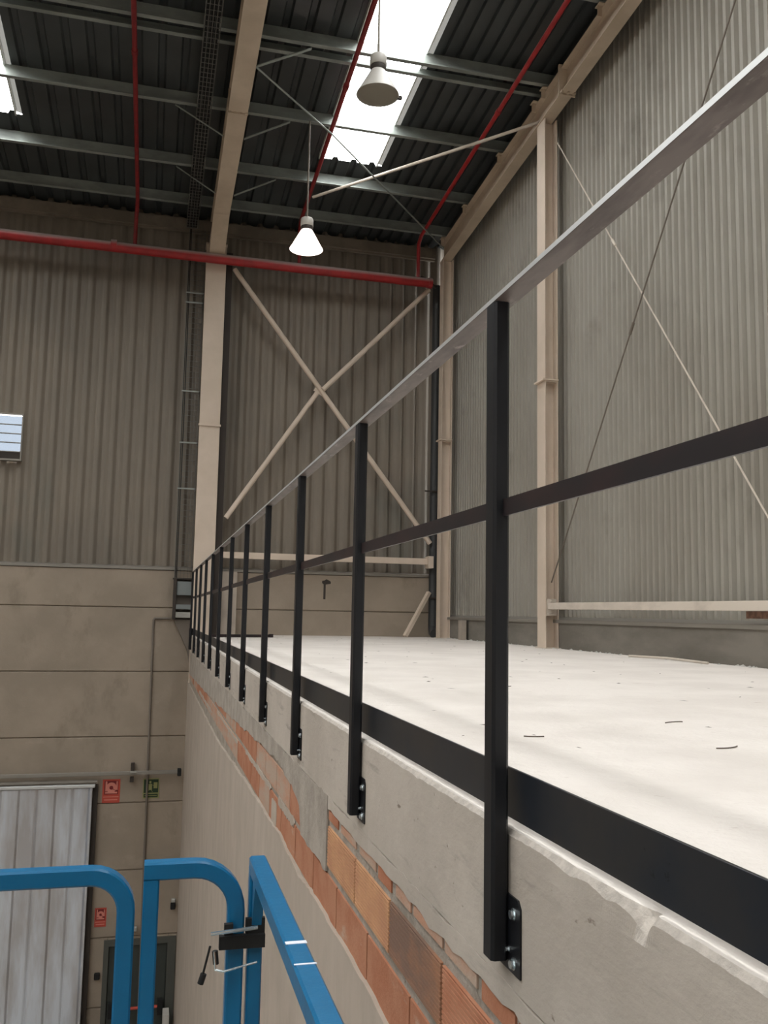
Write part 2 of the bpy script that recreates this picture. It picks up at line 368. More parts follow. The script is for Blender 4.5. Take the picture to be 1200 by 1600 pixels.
# ------------------------------------------------------------------ right wall
wr_ = struct('wall_right')
CY = [15.62, 11.12, 6.62, 2.12, -2.38, -6.88]     # column lines on the right wall
ZP = -0.045
for (a, b) in ((YE, -2.3), (-2.3, 2.15), (2.15, 5.85), (5.85, 11.12), (11.12, YB)):
    make('concrete_panel', MB().box(XR, XR+0.15, a+0.004, b-0.004, ZS-0.9, ZP), 'panel_side', wr_)
    make('corrugated_sheet', corrugated(a, b, ZP+0.02, 9.2, 0.125, 0.04, XR+0.17, 'y', 0.02), 'sheet_right', wr_)
make('backing', MB().box(XR+0.15, XR+0.35, YE, YB+0.3, ZF, ZS-0.2), 'panel_side', wr_)
s = make('trim_2', MB().prism([(XR-0.03, ZP-0.03), (XR-0.03, ZP+0.01), (XR+0.14, ZP+0.05), (XR+0.14, ZP-0.03)], YE, YB, 'y'), 'grey_rail'); s['kind'] = 'structure'

# ------------------------------------------------------------------ roof
ceil_ = struct('ceiling')
def deck(x0, x1, y0, y1, pitch, phase=0.0, d=0.05):
    prof = [(0.0, 0), (0.62, 0), (0.70, 1), (0.92, 1)]
    pts = [(x0, 0)]; k = math.floor((x0-phase)/pitch)
    while phase + k*pitch < x1:
        for (u, h) in prof:
            a = phase+(k+u)*pitch
            if x0 < a < x1: pts.append((a, h))
        k += 1
    pts.append((x1, 0)); mb = MB(); n = len(pts); vs = []
    for y in (y0, y1):
        for (a, h) in pts: vs.append((a, y, roof_z(y)+h*d))
    return mb.add(vs, [(i, i+1, n+i+1, n+i) for i in range(n-1)])
edges = [XL-0.3] + [e for ab in sorted(SKY_X) for e in (ab[0], ab[1]+0.09)] + [XR+0.5]
for i in range(0, len(edges)-1, 2):
    x0, x1 = edges[i], edges[i+1]
    pitch = 0.205 if x0 > 3 else 0.31
    for (y0, y1) in ((YE-0.3, 0.0), (0.0, 8.0), (8.0, YB+0.5)):
        make('roof_sheet', deck(x0, x1, y0, y1, pitch, -1.985), 'roof_sheet', ceil_)
for (a, b) in SKY_X:
    make('roof_sheet', deck(a, b+0.09, SKY_Y[1], YB+0.5, 0.31, -1.985), 'roof_sheet', ceil_)
    make('roof_sheet', deck(a, b+0.09, YE-0.3, SKY_Y[0], 0.31, -1.985), 'roof_sheet', ceil_)
    cur = SKY_Y[0]; j = 0
    while cur < SKY_Y[1]-0.01:
        nx = min(cur+2.5, SKY_Y[1])
        mb = MB(); n = 14; vs = []
        for y in (cur, nx):
            for q in range(n+1):
                vs.append((a+(b-a)*q/n, y, roof_z(y)+0.045+(0.018 if q % 2 else 0.0)))
        mb.add(vs, [(q, q+1, n+2+q, n+1+q) for q in range(n)])
        make('rooflight_pane', mb, 'rooflight_sheet', ceil_)
        cur = nx
    mb = MB().add([(b+0.005, SKY_Y[0], roof_z(SKY_Y[0])+0.04), (b+0.10, SKY_Y[0], roof_z(SKY_Y[0])+0.01), (b+0.10, SKY_Y[1], roof_z(SKY_Y[1])+0.01), (b+0.005, SKY_Y[1], roof_z(SKY_Y[1])+0.04)], [(0, 1, 2, 3)])
    make('rooflight_edge_strip', mb, 'dirty_sheet', ceil_)
    for (xa, xb) in ((a-0.02, a+0.01), (b-0.01, b+0.012)):
        mb = MB(); 
        vs = [(x, y, roof_z(y)+z) for y in SKY_Y for (x, z) in ((xa, -0.03), (xb, -0.03), (xb, 0.06), (xa, 0.06))]
        mb.add(vs, [(0, 1, 2, 3), (7, 6, 5, 4), (0, 4, 5, 1), (1, 5, 6, 2), (2, 6, 7, 3), (3, 7, 4, 0)])
        make('rooflight_kerb', mb, 'flash', ceil_)

def zr(y): return 6.64 + 0.07*(16.0-y)           # underside of the rafters
# purlins: Z sections running along the hall
def purlin_mb(y, x0, x1, h=0.2, drop=0.0):
    z1 = roof_z(y)-0.004-drop; z0 = z1-h; f = 0.065
    # rolled section as a closed outline (y, z)
    t = 0.006
    prof = [(y-f, z0), (y+t, z0), (y+t, z1-t), (y+f, z1-t), (y+f, z1), (y, z1), (y, z0+t), (y-f+t, z0+t), (y-f+t, z0+0.018), (y-f, z0+0.018)]
    return MB().prism(prof, x0, x1, 'x')
PUR = [(15.58, 'dark galvanised purlin under the roof, nearest to the back wall eave beam'),
       (14.35, 'galvanised roof purlin below the far end of the rooflight, behind the lit lamp rod'),
       (12.72, 'galvanised roof purlin crossing the last rooflight bay, with a lamp rod hanging from it'),
       (11.05, 'galvanised roof purlin nearest in view, crossing behind the unlit lamp'),
       (11.38, 'thin second purlin set close behind the nearest purlin in view')]
for k, (y, lb) in enumerate(PUR):
    o = single('purlin', purlin_mb(y, XL, XR-0.02, 0.2 if k < 4 else 0.13), 'galv', lb, 'purlin', group='roof purlins')
for y in (9.4, 7.75, 6.1, 4.45, 2.8, 1.15, -0.5):
    single('purlin', purlin_mb(y, XL, XR-0.02), 'galv', 'galvanised roof purlin overhead nearer than the frame top', 'purlin', group='roof purlins overhead')
# eave beam on top of the back wall sheeting
single('eave_beam', MB().box(XL, XR-0.15, YB-0.06, YB+0.06, 6.93, 7.13).box(XL, XR-0.15, YB+0.0, YB+0.06, 6.90, 6.93), 'eave',
       'dull beige eave beam along the top of the back wall', 'beam')

def h_prism(mb, x, y0, y1, zfun, w, h, tf=0.016, tw=0.010, ny=1):
    """sloping H rafter running along Y, underside at zfun(y)"""
    for (a, b, z0, z1) in ((-w/2, w/2, 0, tf), (-tw/2, tw/2, tf, h-tf), (-w/2, w/2, h-tf, h)):
        vs = [(x+s_, y, zfun(y)+z) for y in (y0, y1) for (s_, z) in ((a, z0), (b, z0), (b, z1), (a, z1))]
        mb.add(vs, [(0, 1, 2, 3), (7, 6, 5, 4), (0, 4, 5, 1), (1, 5, 6, 2), (2, 6, 7, 3), (3, 7, 4, 0)])
    return mb
CXL = 0.87
raf = thing('roof_rafter', 'wide beige roof rafter running from the big column towards the viewer', 'rafter', (CXL, 16.0, zr(16.0)), 'beige roof rafters')
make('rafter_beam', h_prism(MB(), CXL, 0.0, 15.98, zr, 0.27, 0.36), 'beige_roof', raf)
hb = MB(); vs = []
for (y, z) in ((15.98, 6.30), (15.98, zr(15.98)), (15.0, zr(15.0))):
    vs += [(CXL-0.135, y, z), (CXL+0.135, y, z)]
hb.add(vs, [(0, 1, 5, 4), (2, 4, 5, 3), (0, 2, 3, 1), (0, 4, 2), (1, 3, 5)])
make('haunch', hb, 'beige_roof', raf)
for y in (12.1, 8.0):
    mb = MB(); mb.box(CXL-0.142, CXL+0.142, y-0.012, y+0.012, zr(y)-0.012, zr(y)+0.34)
    for sx in (-0.11, -0.04, 0.04, 0.11): mb.box(CXL+sx-0.014, CXL+sx+0.014, y-0.04, y-0.010, zr(y)-0.030, zr(y)-0.005)
    make('splice_plate', mb, 'beige_roof', raf)
XRA = 5.13
raf2 = thing('roof_rafter', 'narrow beige gable rafter along the top of the right wall', 'rafter', (XRA, 15.7, zr(15.7)), 'beige roof rafters')
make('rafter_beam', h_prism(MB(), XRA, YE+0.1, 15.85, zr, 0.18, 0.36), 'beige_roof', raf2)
for y in (15.58, 14.35, 12.72, 11.38, 11.05, 9.4):
    make('purlin_cleat', MB().box(XRA-0.16, XRA-0.02, y-0.07, y+0.05, zr(y)+0.36, zr(y)+0.372).box(XRA-0.16, XRA-0.10, y-0.02, y-0.01, zr(y)+0.22, zr(y)+0.36), 'beige_roof', raf2)
mb = MB(); mb.box(XRA-0.12, XRA+0.12, 10.55, 10.58, zr(10.5)-0.03, zr(10.5)+0.4)
for q in (-0.09, 0.0, 0.09): mb.box(XRA+q-0.015, XRA+q+0.015, 10.50, 10.55, zr(10.5)-0.02, zr(10.5)+0.01)
make('splice_plate', mb, 'beige_roof', raf2)

# fly braces between purlins and the big rafter
for (p, q, lb) in (((0.02, 12.75, 7.27), (0.72, 12.75, 6.90), 'thin fly brace left of the big rafter, the nearer one'),
                   ((0.08, 14.38, 7.15), (0.72, 14.38, 6.78), 'thin fly brace left of the big rafter, the farther one'),
                   ((1.69, 12.75, 7.27), (1.02, 12.75, 6.90), 'grey fly brace right of the big rafter, middle of three'),
                   ((1.70, 14.38, 7.15), (1.02, 14.38, 6.78), 'grey fly brace right of the big rafter, farthest of three'),
                   ((1.72, 11.08, 7.38), (1.02, 11.08, 7.01), 'brownish fly brace right of the big rafter, nearest of three')):
    right = q[0] > CXL
    single('fly_brace', MB().bar(p, q, 0.05 if right else 0.025, 0.012), 'galv', lb, 'brace', group='fly braces at the big rafter')
# roof cross bracing
mb = MB().tube([(2.36, 14.56, 7.02), (5.20, 11.35, 7.10)], 0.024, 8)
single('bracing_strut', mb, 'beige_dusty', 'pale diagonal roof bracing tube running up to the right rafter', 'brace', smooth=True)
single('bracing_rod', MB().tube([(0.95, 11.25, 7.16), (2.31, 12.59, 7.08), (5.05, 15.65, 6.88)], 0.013, 8), 'galv',
       'thin diagonal roof bracing rod passing under the rooflight end', 'brace', smooth=True)

# ------------------------------------------------------------------ columns
big = thing('steel_column', 'wide pale beige column at the slab corner against the back wall', 'column', (CXL, 16.2, ZS), 'beige columns')
make('shaft', MB().box(0.69, 1.05, 16.04, 16.07, ZF, 6.58).box(0.72, 1.02, 16.07, 16.32, ZF, 6.58), 'beige', big, bevel=0.004)
make('splice_plate', MB().box(0.675, 1.065, 16.015, 16.06, 3.25, 3.285), 'beige', big)
make('cap_plate', MB().box(0.68, 1.06, 16.02, 16.3, 6.58, 6.61), 'beige', big)
make('shade_gap_strip', MB().box(1.05, 1.17, 16.12, 16.33, ZS, 6.5), 'dark_steel', big, label='dark strip made for the shaded gap beside the pale shaft')  # dark strip added in place of the shaded gap next to the column
def h_column(cx0, yc, z0, z1, label, w=0.20, d=0.20, splice=3.20):
    t = thing('steel_column', label, 'column', (cx0+d/2, yc, z0), 'beige columns')
    x0, x1, y0, y1 = cx0, cx0+d, yc-w/2, yc+w/2; tf = 0.014
    make('shaft', MB().box(x0, x0+tf, y0, y1, z0, z1).box(x1-tf, x1, y0, y1, z0, z1).box(x0+tf, x1-tf, yc-0.005, yc+0.005, z0, z1), 'beige', t)
    make('splice_plate', MB().box(x0-0.04, x1, y0-0.02, y1+0.02, splice, splice+0.022).box(x0+tf, x1-tf, y0, y1, splice-0.02, splice), 'beige', t)
    make('base_plate', MB().box(x0-0.02, x1, y0-0.03, y1+0.03, z0, z0+0.012), 'beige_dusty', t)
    return t
c_far = h_column(5.045, 15.72, ZS, zr(15.72)-0.001, 'slim beige column in the far right corner beside the dark downpipe')
c_mid = h_column(5.055, 11.24, ZS, zr(11.3)-0.001, 'beige column midway along the right wall, left of the crossed rods', w=0.26, d=0.19)
mb = MB(); mb.box(5.075, 5.215, 11.11, 11.15, 0.02, 0.24)
for (z) in (0.05, 0.20): mb.box(5.13, 5.155, 11.095, 11.11, z, z+0.025)
make('brace_cleat', mb, 'beige_dusty', c_mid)
c_near = h_column(5.055, 5.85, ZS, zr(6.0)-0.001, 'beige right wall column just outside the picture')

# short pale stub by the corner
single('stub_post', MB().box(5.12, 5.20, 14.62, 14.80, ZS, -0.08), 'pier', 'short pale stub standing on the slab beside the corner column', 'post')

# girts and braces on the walls
single('girt_beam', MB().box(1.20, 5.06, 16.10, 16.20, 0.93, 1.04), 'beige', 'beige horizontal beam low across the back wall sheeting', 'beam')
single('girt_beam', MB().bar((5.13, 11.10, 0.145), (5.13, 5.97, 0.128), 0.09, 0.088), 'beige_dusty', 'dusty beige horizontal beam low along the right wall', 'beam', bevel=0.004)
single('rusty_plate', MB().box(5.19, 5.235, 6.78, 7.12, 0.02, 0.085), 'rust', 'small rusty brown plate tucked under the right wall beam', 'plate')
xb = thing('cross_brace', 'beige X-shaped tube bracing on the back wall bay', 'brace', (3.1, 16.15, 1.4))
cx_, cz_ = 2.855, 4.13
make('brace_arm', MB().tube([(1.21, 16.17, 6.22), (5.02, 16.17, 1.33)], 0.047, 10), 'beige', xb, smooth=True)
make('brace_arm', MB().tube([(4.92, 16.12, 6.22), (2.90, 16.12, 4.09)], 0.047, 10), 'beige', xb, smooth=True)
make('brace_arm', MB().tube([(2.80, 16.12, 4.03), (1.22, 16.12, 1.64)], 0.047, 10), 'beige', xb, smooth=True)
make('centre_gusset', MB().bar((2.76, 16.17, 4.12), (2.94, 16.17, 4.01), 0.02, 0.10), 'beige', xb)
single('knee_brace', MB().bar((4.53, 16.05, ZS+0.02), (5.02, 16.2, 0.42), 0.085, 0.06), 'beige', 'short slanted beige strut standing on the slab by the back corner', 'brace')
single('gusset_plate', MB().box(4.95, 5.04, 16.0, 16.25, 0.86, 1.08), 'beige', 'small beige plate where the back wall beam meets the corner', 'plate')
# rods crossing on the right wall
def rod(p, q, r, m, lb, kn):
    t = thing('bracing_rod', lb, 'brace', p, 'crossed rods on the right wall')
    make('rod', MB().tube([p, q], r, 8), m, t, smooth=True)
    p, q = Vector(p), Vector(q); c = p.lerp(q, kn); d = (q-p).normalized()
    make('turnbuckle', MB().tube([c-d*0.07, c+d*0.07], r*1.9, 8), m, t, smooth=True)
rod((5.16, 11.15, 0.46), (5.125, 5.97, 7.15), 0.0095, 'conduit', 'dark thin rod rising to the right across the right wall', 0.42)
rod((5.19, 10.98, 6.55), (5.165, 5.97, -0.15), 0.009, 'beige_dusty', 'pale thin rod falling to the right across the right wall', 0.31)

# downpipe in the corner
dp = thing('downpipe', 'dark grey downpipe running the full height of the back right corner', 'pipe', (5.11, 16.2, ZS))
make('pipe', MB().tube([(5.12, 16.24, 6.35), (5.12, 16.24, ZS+0.18), (5.10, 16.16, ZS+0.09), (5.08, 16.02, ZS+0.06)], 0.085, 14), 'dark_pipe' if 'dark_pipe' in M else 'conduit', dp, smooth=True)
make('pipe_clamp', MB().box(4.90, 5.21, 16.13, 16.16, 2.30, 2.325), 'dark_steel', dp)
make('pipe_clamp', MB().box(5.02, 5.22, 16.13, 16.16, 0.3, 0.33), 'dark_steel', dp)
tb = MB().tube([(4.72, 16.0, 6.42), (5.02, 15.98, 6.22)], 0.03, 8)
single('corner_stay', tb, 'dark_steel', 'small dark stay under the roof in the back right corner', 'brace', smooth=True)

# ------------------------------------------------------------------ sprinkler pipes
mp = thing('sprinkler_main_pipe', 'thick bright red pipe running high along the back wall', 'pipe', (1.0, 15.85, 6.26))
make('pipe', MB().tube([(XL+0.1, 15.86, 6.30), (4.86, 15.86, 6.25)], 0.088, 16), 'red', mp, smooth=True)
make('coupling', MB().tube([(-0.95, 15.86, 6.288), (-0.85, 15.86, 6.287)], 0.105, 16), 'red', mp, smooth=True)
make('end_cap', MB().tube([(4.82, 15.86, 6.25), (4.89, 15.86, 6.25)], 0.10, 16), 'red', mp, smooth=True)
for (x, lb, xe) in ((-0.53, 'thin dark red branch pipe left of the big rafter', -0.55), (2.31, 'thin dark red branch pipe along the left edge of the rooflight', 2.35), (4.57, 'thin red branch pipe nearest to the right wall', 4.62)):
    t = thing('sprinkler_branch_pipe', lb, 'pipe', (x, 15.86, 6.3), 'red branch pipes under the roof')
    m = 'red' if x > 4 else 'red_dark'
    pz = lambda y: roof_z(y)-0.27
    make('pipe', MB().tube([(x, 0.0, pz(0.0)), (x, 15.5, pz(15.5)), (x+(xe-x)*0.6, 15.78, pz(15.8)-0.03), (xe, 15.86, pz(15.9)-0.12), (xe, 15.86, 6.32)], 0.034, 10), m, t, smooth=True)
    for y in (11.6, 8.0):
        make('coupling', MB().tube([(x, y, pz(y)), (x, y+0.09, pz(y+0.09))], 0.043, 10), m, t, smooth=True)
    for y in (14.35, 12.72, 11.05):
        make('hanger', MB().tube([(x, y, pz(y)+0.03), (x, y, roof_z(y)-0.2)], 0.006, 6), 'galv', t)

# ------------------------------------------------------------------ high bay lamps
def lamp(x, y, zb, ztop, lit, label):
    t = thing('high_bay_lamp', label, 'lamp', (x, y, zb), 'high bay lamps'); K = 0.76
    L_ = lambda pr: [(r, z*K) for (r, z) in pr]
    make('hanging_rod', MB().tube([(x, y, zb+0.62*K), (x, y, ztop)], 0.014, 8), 'conduit' if lit else 'lamp_off', t, smooth=True)
    hs = make('ballast_housing', MB().lathe((x, y, zb), L_([(0.0, 0.64), (0.05, 0.635), (0.085, 0.62), (0.095, 0.59), (0.095, 0.47), (0.09, 0.46), (0.0, 0.46)]), 24), 'lamp_white', t, smooth=True)
    make('collar', MB().lathe((x, y, zb), L_([(0.0, 0.46), (0.086, 0.46), (0.092, 0.42), (0.086, 0.385), (0.0, 0.385)]), 24), 'dark_steel', t, smooth=True)
    prof = L_([(0.080, 0.385), (0.100, 0.345), (0.135, 0.26), (0.180, 0.15), (0.222, 0.05), (0.240, 0.012), (0.244, 0.0)])
    outer = MB().lathe((x, y, zb), prof + [(0.236, 0.0)] + [(r-0.008, z) for (r, z) in prof[::-1]][1:], 32)
    make('reflector', outer, 'lamp_glow' if lit else 'lamp_white', t, smooth=True)
    make('bulb', MB().lathe((x, y, zb), L_([(0.0, 0.34), (0.02, 0.335), (0.03, 0.29), (0.055, 0.22), (0.06, 0.17), (0.045, 0.12), (0.0, 0.10)]), 16), 'bulb_glow' if lit else 'lamp_off', t, smooth=True)
    if not lit:
        make('glass_cover', MB().lathe((x, y, zb), [(0.0, -0.012), (0.15, -0.008), (0.225, 0.002), (0.236, 0.012), (0.0, 0.016)], 32), 'lamp_off', t, smooth=True, label='brownish grey closed glass underside')
        make('cover_clip', MB().box(x+0.235, x+0.285, y-0.015, y+0.015, -0.01+zb, 0.03+zb), 'dark_steel', t)
lamp(1.975, 12.66, 5.29, roof_z(12.66)-0.2, True, 'lit white bell lamp glowing above the red pipe')
lamp(2.23, 9.4, 5.84, roof_z(9.4)-0.2, False, 'unlit grey bell lamp hanging in front of the bright rooflight')

# ------------------------------------------------------------------ wire mesh cable tray (wall run, roof run)
tr = thing('cable_tray', 'dark wire mesh cable tray climbing the back wall left of the big column', 'cable tray', (0.53, 16.2, -0.1))
mb = MB(); x0, x1 = 0.385, 0.665; yt = 16.22
for x in (x0, x0+0.05, x0+0.10, x0+0.16, x0+0.22, x1): mb.bar((x, yt, 0.50), (x, yt, 6.9), 0.007 if x not in (x0, x1) else 0.012)
for x in (x0, x1): mb.bar((x, yt-0.05, 0.50), (x, yt-0.05, 6.9), 0.009)
z = 0.55
while z < 6.9:
    mb.box(x0, x1, yt-0.004, yt+0.004, z-0.004, z+0.004); mb.box(x0-0.003, x0+0.003, yt-0.05, yt, z-.004, z+.004); mb.box(x1-0.003, x1+0.003, yt-0.05, yt, z-.004, z+.004); z += 0.10
g = make('wire_mesh', mb, 'mesh', tr)
for z in (5.68, 5.50, 3.87, 2.94, 2.12):
    make('support_bracket', MB().box(x0-0.02, x1+0.02, yt-0.07, yt-0.05, z, z+0.022).box(x1-0.0, x1+0.02, yt-0.07, YB+0.08, z, z+0.022), 'galv', tr)
mbc = MB()
for i, x in enumerate((0.395, 0.415)): mbc.tube([(x, yt-0.02, 0.2), (x+0.01*math.sin(i), yt-0.02, 3.2), (x, yt-0.02, 6.9)], 0.009, 6)
g = make('cable_bundle', mbc, 'rubber', tr); 
tr2 = thing('cable_tray', 'dark cable tray hung under the roof beside the big rafter', 'cable tray', (0.42, 15.9, 6.9))
mb = MB(); zt_ = lambda y: roof_z(y)-0.36
for x in (0.32, 0.37, 0.42, 0.47, 0.52): mb.bar((x, 2.0, zt_(2.0)), (x, 16.1, zt_(16.1)), 0.010)
y = 2.0
while y < 16.1: mb.box(0.32, 0.52, y-0.004, y+0.004, zt_(y)-0.004, zt_(y)+0.004); y += 0.1
make('wire_mesh', mb, 'mesh', tr2)
mb = MB()
for x in (0.345, 0.375, 0.405, 0.435, 0.465, 0.49): mb.tube([(x, 2.0, zt_(2.0)+0.02), (x, 16.1, zt_(16.1)+0.02)], 0.015, 6)
make('cable_bundle', mb, 'rubber', tr2)

# junction box under the tray
jb = thing('junction_box', 'dark framed cabinet with a grey window below the wire tray', 'box', (0.53, 16.2, -0.15))
make('frame', MB().box(0.375, 0.425, 16.10, 16.32, -0.16, 0.55).box(0.685, 0.72, 16.10, 16.32, -0.16, 0.55).box(0.36, 0.73, 16.12, 16.32, 0.535, 0.56), 'dark_steel', jb)
make('back_panel', MB().box(0.425, 0.685, 16.26, 16.32, -0.16, 0.535), 'conduit', jb)
make('window', MB().box(0.43, 0.68, 16.14, 16.16, 0.26, 0.50), 'box_grey', jb, bevel=0.006)
make('shelf', MB().box(0.43, 0.68, 16.08, 16.25, -0.13, -0.03), 'box_light', jb, bevel=0.01)
make('shelf', MB().box(0.43, 0.68, 16.08, 16.25, 0.02, 0.10), 'box_grey', jb)
make('cable_chute', MB().prism([(0.40, -0.16), (0.71, -0.16), (0.71, -0.95), (0.64, -0.66), (0.50, -0.36)], 16.16, 16.32, 'y'), 'conduit', jb)
cd = thing('conduit', 'thin grey conduit dropping down the concrete wall from the framed cabinet', 'pipe', (0.1, YB, -4))
make('pipe', MB().tube([(0.36, YB-0.03, -0.145), (0.09, YB-0.03, -0.145), (0.065, YB-0.03, -0.18), (0.12, YB-0.03, ZF+0.1)], 0.018, 8), 'conduit', cd, smooth=True)

# ------------------------------------------------------------------ sliding metal door on the back wall
sd = thing('sliding_door', 'large galvanised sliding door hanging at the left below the rail', 'door', (-2.4, 16.15, ZF))
e = [-0.83, -1.10, -1.36, -1.66, -1.92, -2.22, -2.50, -2.78, -3.06, -3.34, -3.62, -3.90, -4.18]
for i in range(len(e)-1):
    k = 0.0 if i % 2 else 0.012
    make('door_plank', MB().prism([(e[i+1]+0.001, 16.160), (e[i+1]+0.03, 16.153-k), (e[i]-0.03, 16.153-k), (e[i]-0.001, 16.160), (e[i]-0.001, 16.20), (e[i+1]+0.001, 16.20)], ZF+0.03, -2.96, 'z'), 'door_metal', sd)
make('edge_profile', MB().box(-0.83, -0.79, 16.12, 16.23, ZF+0.03, -2.95), 'door_metal', sd, bevel=0.006)
make('top_profile', MB().box(-4.2, -0.75, 16.11, 16.24, -2.95, -2.90), 'rail_edge', sd, bevel=0.008)
tk = thing('door_rail', 'grey horizontal sliding rail with black end stop above the metal door', 'rail', (-1.9, 16.2, -2.75))
make('track', MB().tube([(-4.5, 16.2, -2.755), (0.615, 16.2, -2.735)], 0.035, 8, square=0.030), 'grey_rail', tk)
make('track', MB().box(-4.5, -0.72, 16.17, 16.25, -2.875, -2.84), 'grey_rail', tk)
make('end_stop', MB().box(0.575, 0.64, 16.13, 16.25, -2.80, -2.68), 'rubber', tk, bevel=0.01)
make('bracket', MB().box(-0.20, -0.14, 16.15, YB, -2.88, -2.82), 'dark_steel', tk)
make('bracket', MB().box(-0.195, -0.135, 16.17, YB, -2.70, -2.59), 'dark_steel', tk)
make('cap', MB().box(-0.20, -0.10, 16.14, 16.23, -2.73, -2.705), 'box_light', tk)
single('door_jamb', MB().box(-0.785, -0.71, 16.24, YB-0.002, ZF, -2.93), 'dark_steel', 'dark steel jamb strip at the right edge of the sliding door', 'jamb')

# signs
def sign(x0, x1, z0, z1, kind, label):
    t = thing('safety_sign', label, 'sign', ((x0+x1)/2, YB-0.01, z0), 'wall signs'); y = YB-0.004; w = x1-x0; h = z1-z0
    make('board', MB().box(x0, x1, y-0.004, y+0.003, z0, z1), {'r': 'sign_red', 'g': 'sign_yellow'}[kind], t)
    P = lambda u0, u1, v0, v1, d=0.0: (x0+u0*w, x0+u1*w, y-0.007-d, y-0.004-d, z0+v0*h, z0+v1*h)
    if kind == 'r':
        make('symbol_field', MB().box(*P(.10, .90, .36, .94)), 'sign_dark', t)
        n = 20; mb = MB(); c = (x0+.5*w, z0+.65*h); ro = .30*w
        mb.prism([(c[0]+ro*math.cos(i*math.tau/n), c[1]+ro*math.sin(i*math.tau/n)) for i in range(n)], y-0.010, y-0.007, 'y')
        mb.box(*P(.16, .26, .50, .92, .002)).box(*P(.16, .84, .40, .47, .002)).box(*P(.78, .86, .55, .92, .002))
        make('pictogram', mb, 'sign_pink', t)
        n = 12; mb = MB().prism([(c[0]+.11*w*math.cos(i*math.tau/n), c[1]+.11*w*math.sin(i*math.tau/n)) for i in range(n)], y-0.013, y-0.010, 'y')
        mb.bar((c[0]+.05*w, y-0.011, c[1]-.02*h), (c[0]+.28*w, y-0.011, c[1]-.14*h), 0.02, 0.004)
        make('reel', mb, 'sign_dark', t)
        mb = MB()
        for (a, b) in ((.06, .94), (.12, .88)):
            mb.box(*P(a, b, .24 if a < .1 else .11, .27 if a < .1 else .15))
        make('caption', mb, 'sign_pink', t)
    else:
        make('symbol_field', MB().box(*P(.05, .95, .28, .95)), 'sign_green', t)
        mb = MB()
        mb.box(*P(.34, .56, .42, .72, .001)); mb.box(*P(.38, .50, .75, .87, .001))
        mb.bar((x0+.42*w, y-0.009, z0+.45*h), (x0+.24*w, y-0.009, z0+.32*h), 0.022, 0.004)
        mb.bar((x0+.50*w, y-0.009, z0+.45*h), (x0+.60*w, y-0.009, z0+.32*h), 0.022, 0.004)
        mb.bar((x0+.52*w, y-0.009, z0+.68*h), (x0+.80*w, y-0.009, z0+.60*h), 0.018, 0.004)
        mb.box(*P(.66, .90, .50, .80, .001))
        make('pictogram', mb, 'sign_yellow', t)
        make('caption', MB().box(*P(.06, .94, .05, .22)), 'sign_green', t)
        make('lettering', MB().box(*P(.12, .88, .12, .155, .003)), 'sign_yellow', t)
sign(-0.64, -0.355, -3.245, -2.86, 'r', 'larger red fire equipment sign just right of the metal door top')
sign(0.02, 0.285, -3.19, -2.86, 'g', 'dark green escape sign with pale running figure on the wall')
sign(-0.66, -0.475, -5.24, -4.94, 'r', 'smaller red fire sign lower down beside the metal door')

# small door and fittings
d1 = struct('door_1', (0.06, YB, ZF))
make('door_frame', MB().box(DX0-0.06, DX0+0.02, YB-0.03, YB+0.08, ZF, DZ+0.10).box(DX1-0.02, DX1+0.12, YB-0.03, YB+0.08, ZF, DZ+0.10).box(DX0+0.02, DX1-0.02, YB-0.03, YB+0.08, DZ, DZ+0.10), 'door_frame', d1)
make('door_leaf', MB().box(DX0+0.03, DX1-0.03, YB+0.02, YB+0.07, ZF+0.02, DZ-0.02), 'green_door', d1)
lf = make('push_bar', MB().tube([(DX0+0.1, YB-0.06, -6.55), (DX1-0.1, YB-0.06, -6.55)], 0.025, 8), 'sign_red', d1, smooth=True)
make('door_light_stop', MB().box(DX0-0.06, DX1+0.12, YB+0.10, YB+0.14, ZF, DZ+0.10), 'green_door', d1)  # unseen sheet added to stop sky light leaking in round the door
make('push_bar_bracket', MB().box(DX1-0.14, DX1-0.06, YB-0.09, YB+0.02, -6.68, -6.45).box(DX0+0.06, DX0+0.14, YB-0.09, YB+0.02, -6.68, -6.45), 'rubber', d1)
single('call_point', MB().box(0.56, 0.64, YB-0.07, YB, -5.02, -4.92), 'rubber', 'small black box on the wall above the green door corner', 'box', bevel=0.01)
single('emergency_light', MB().box(0.57, 0.64, YB-0.06, YB, -4.91, -4.85), 'box_light', 'tiny pale box just above the small black box', 'box', bevel=0.008)
single('key_box', MB().box(-0.62, -0.53, YB-0.07, YB, -6.06, -5.96), 'rubber', 'small dark box on the wall left of the green door', 'box', bevel=0.012)
single('door_closer', MB().box(-0.08, 0.03, YB-0.09, YB-0.002, -5.33, -5.26), 'box_light', 'small pale box fixed just above the green door', 'box', bevel=0.01)
single('pale_board', MB().box(0.50, 0.60, 15.9, 16.2, ZF, -6.55), 'vest', 'narrow pale board standing at the foot of the brick wall', 'board')

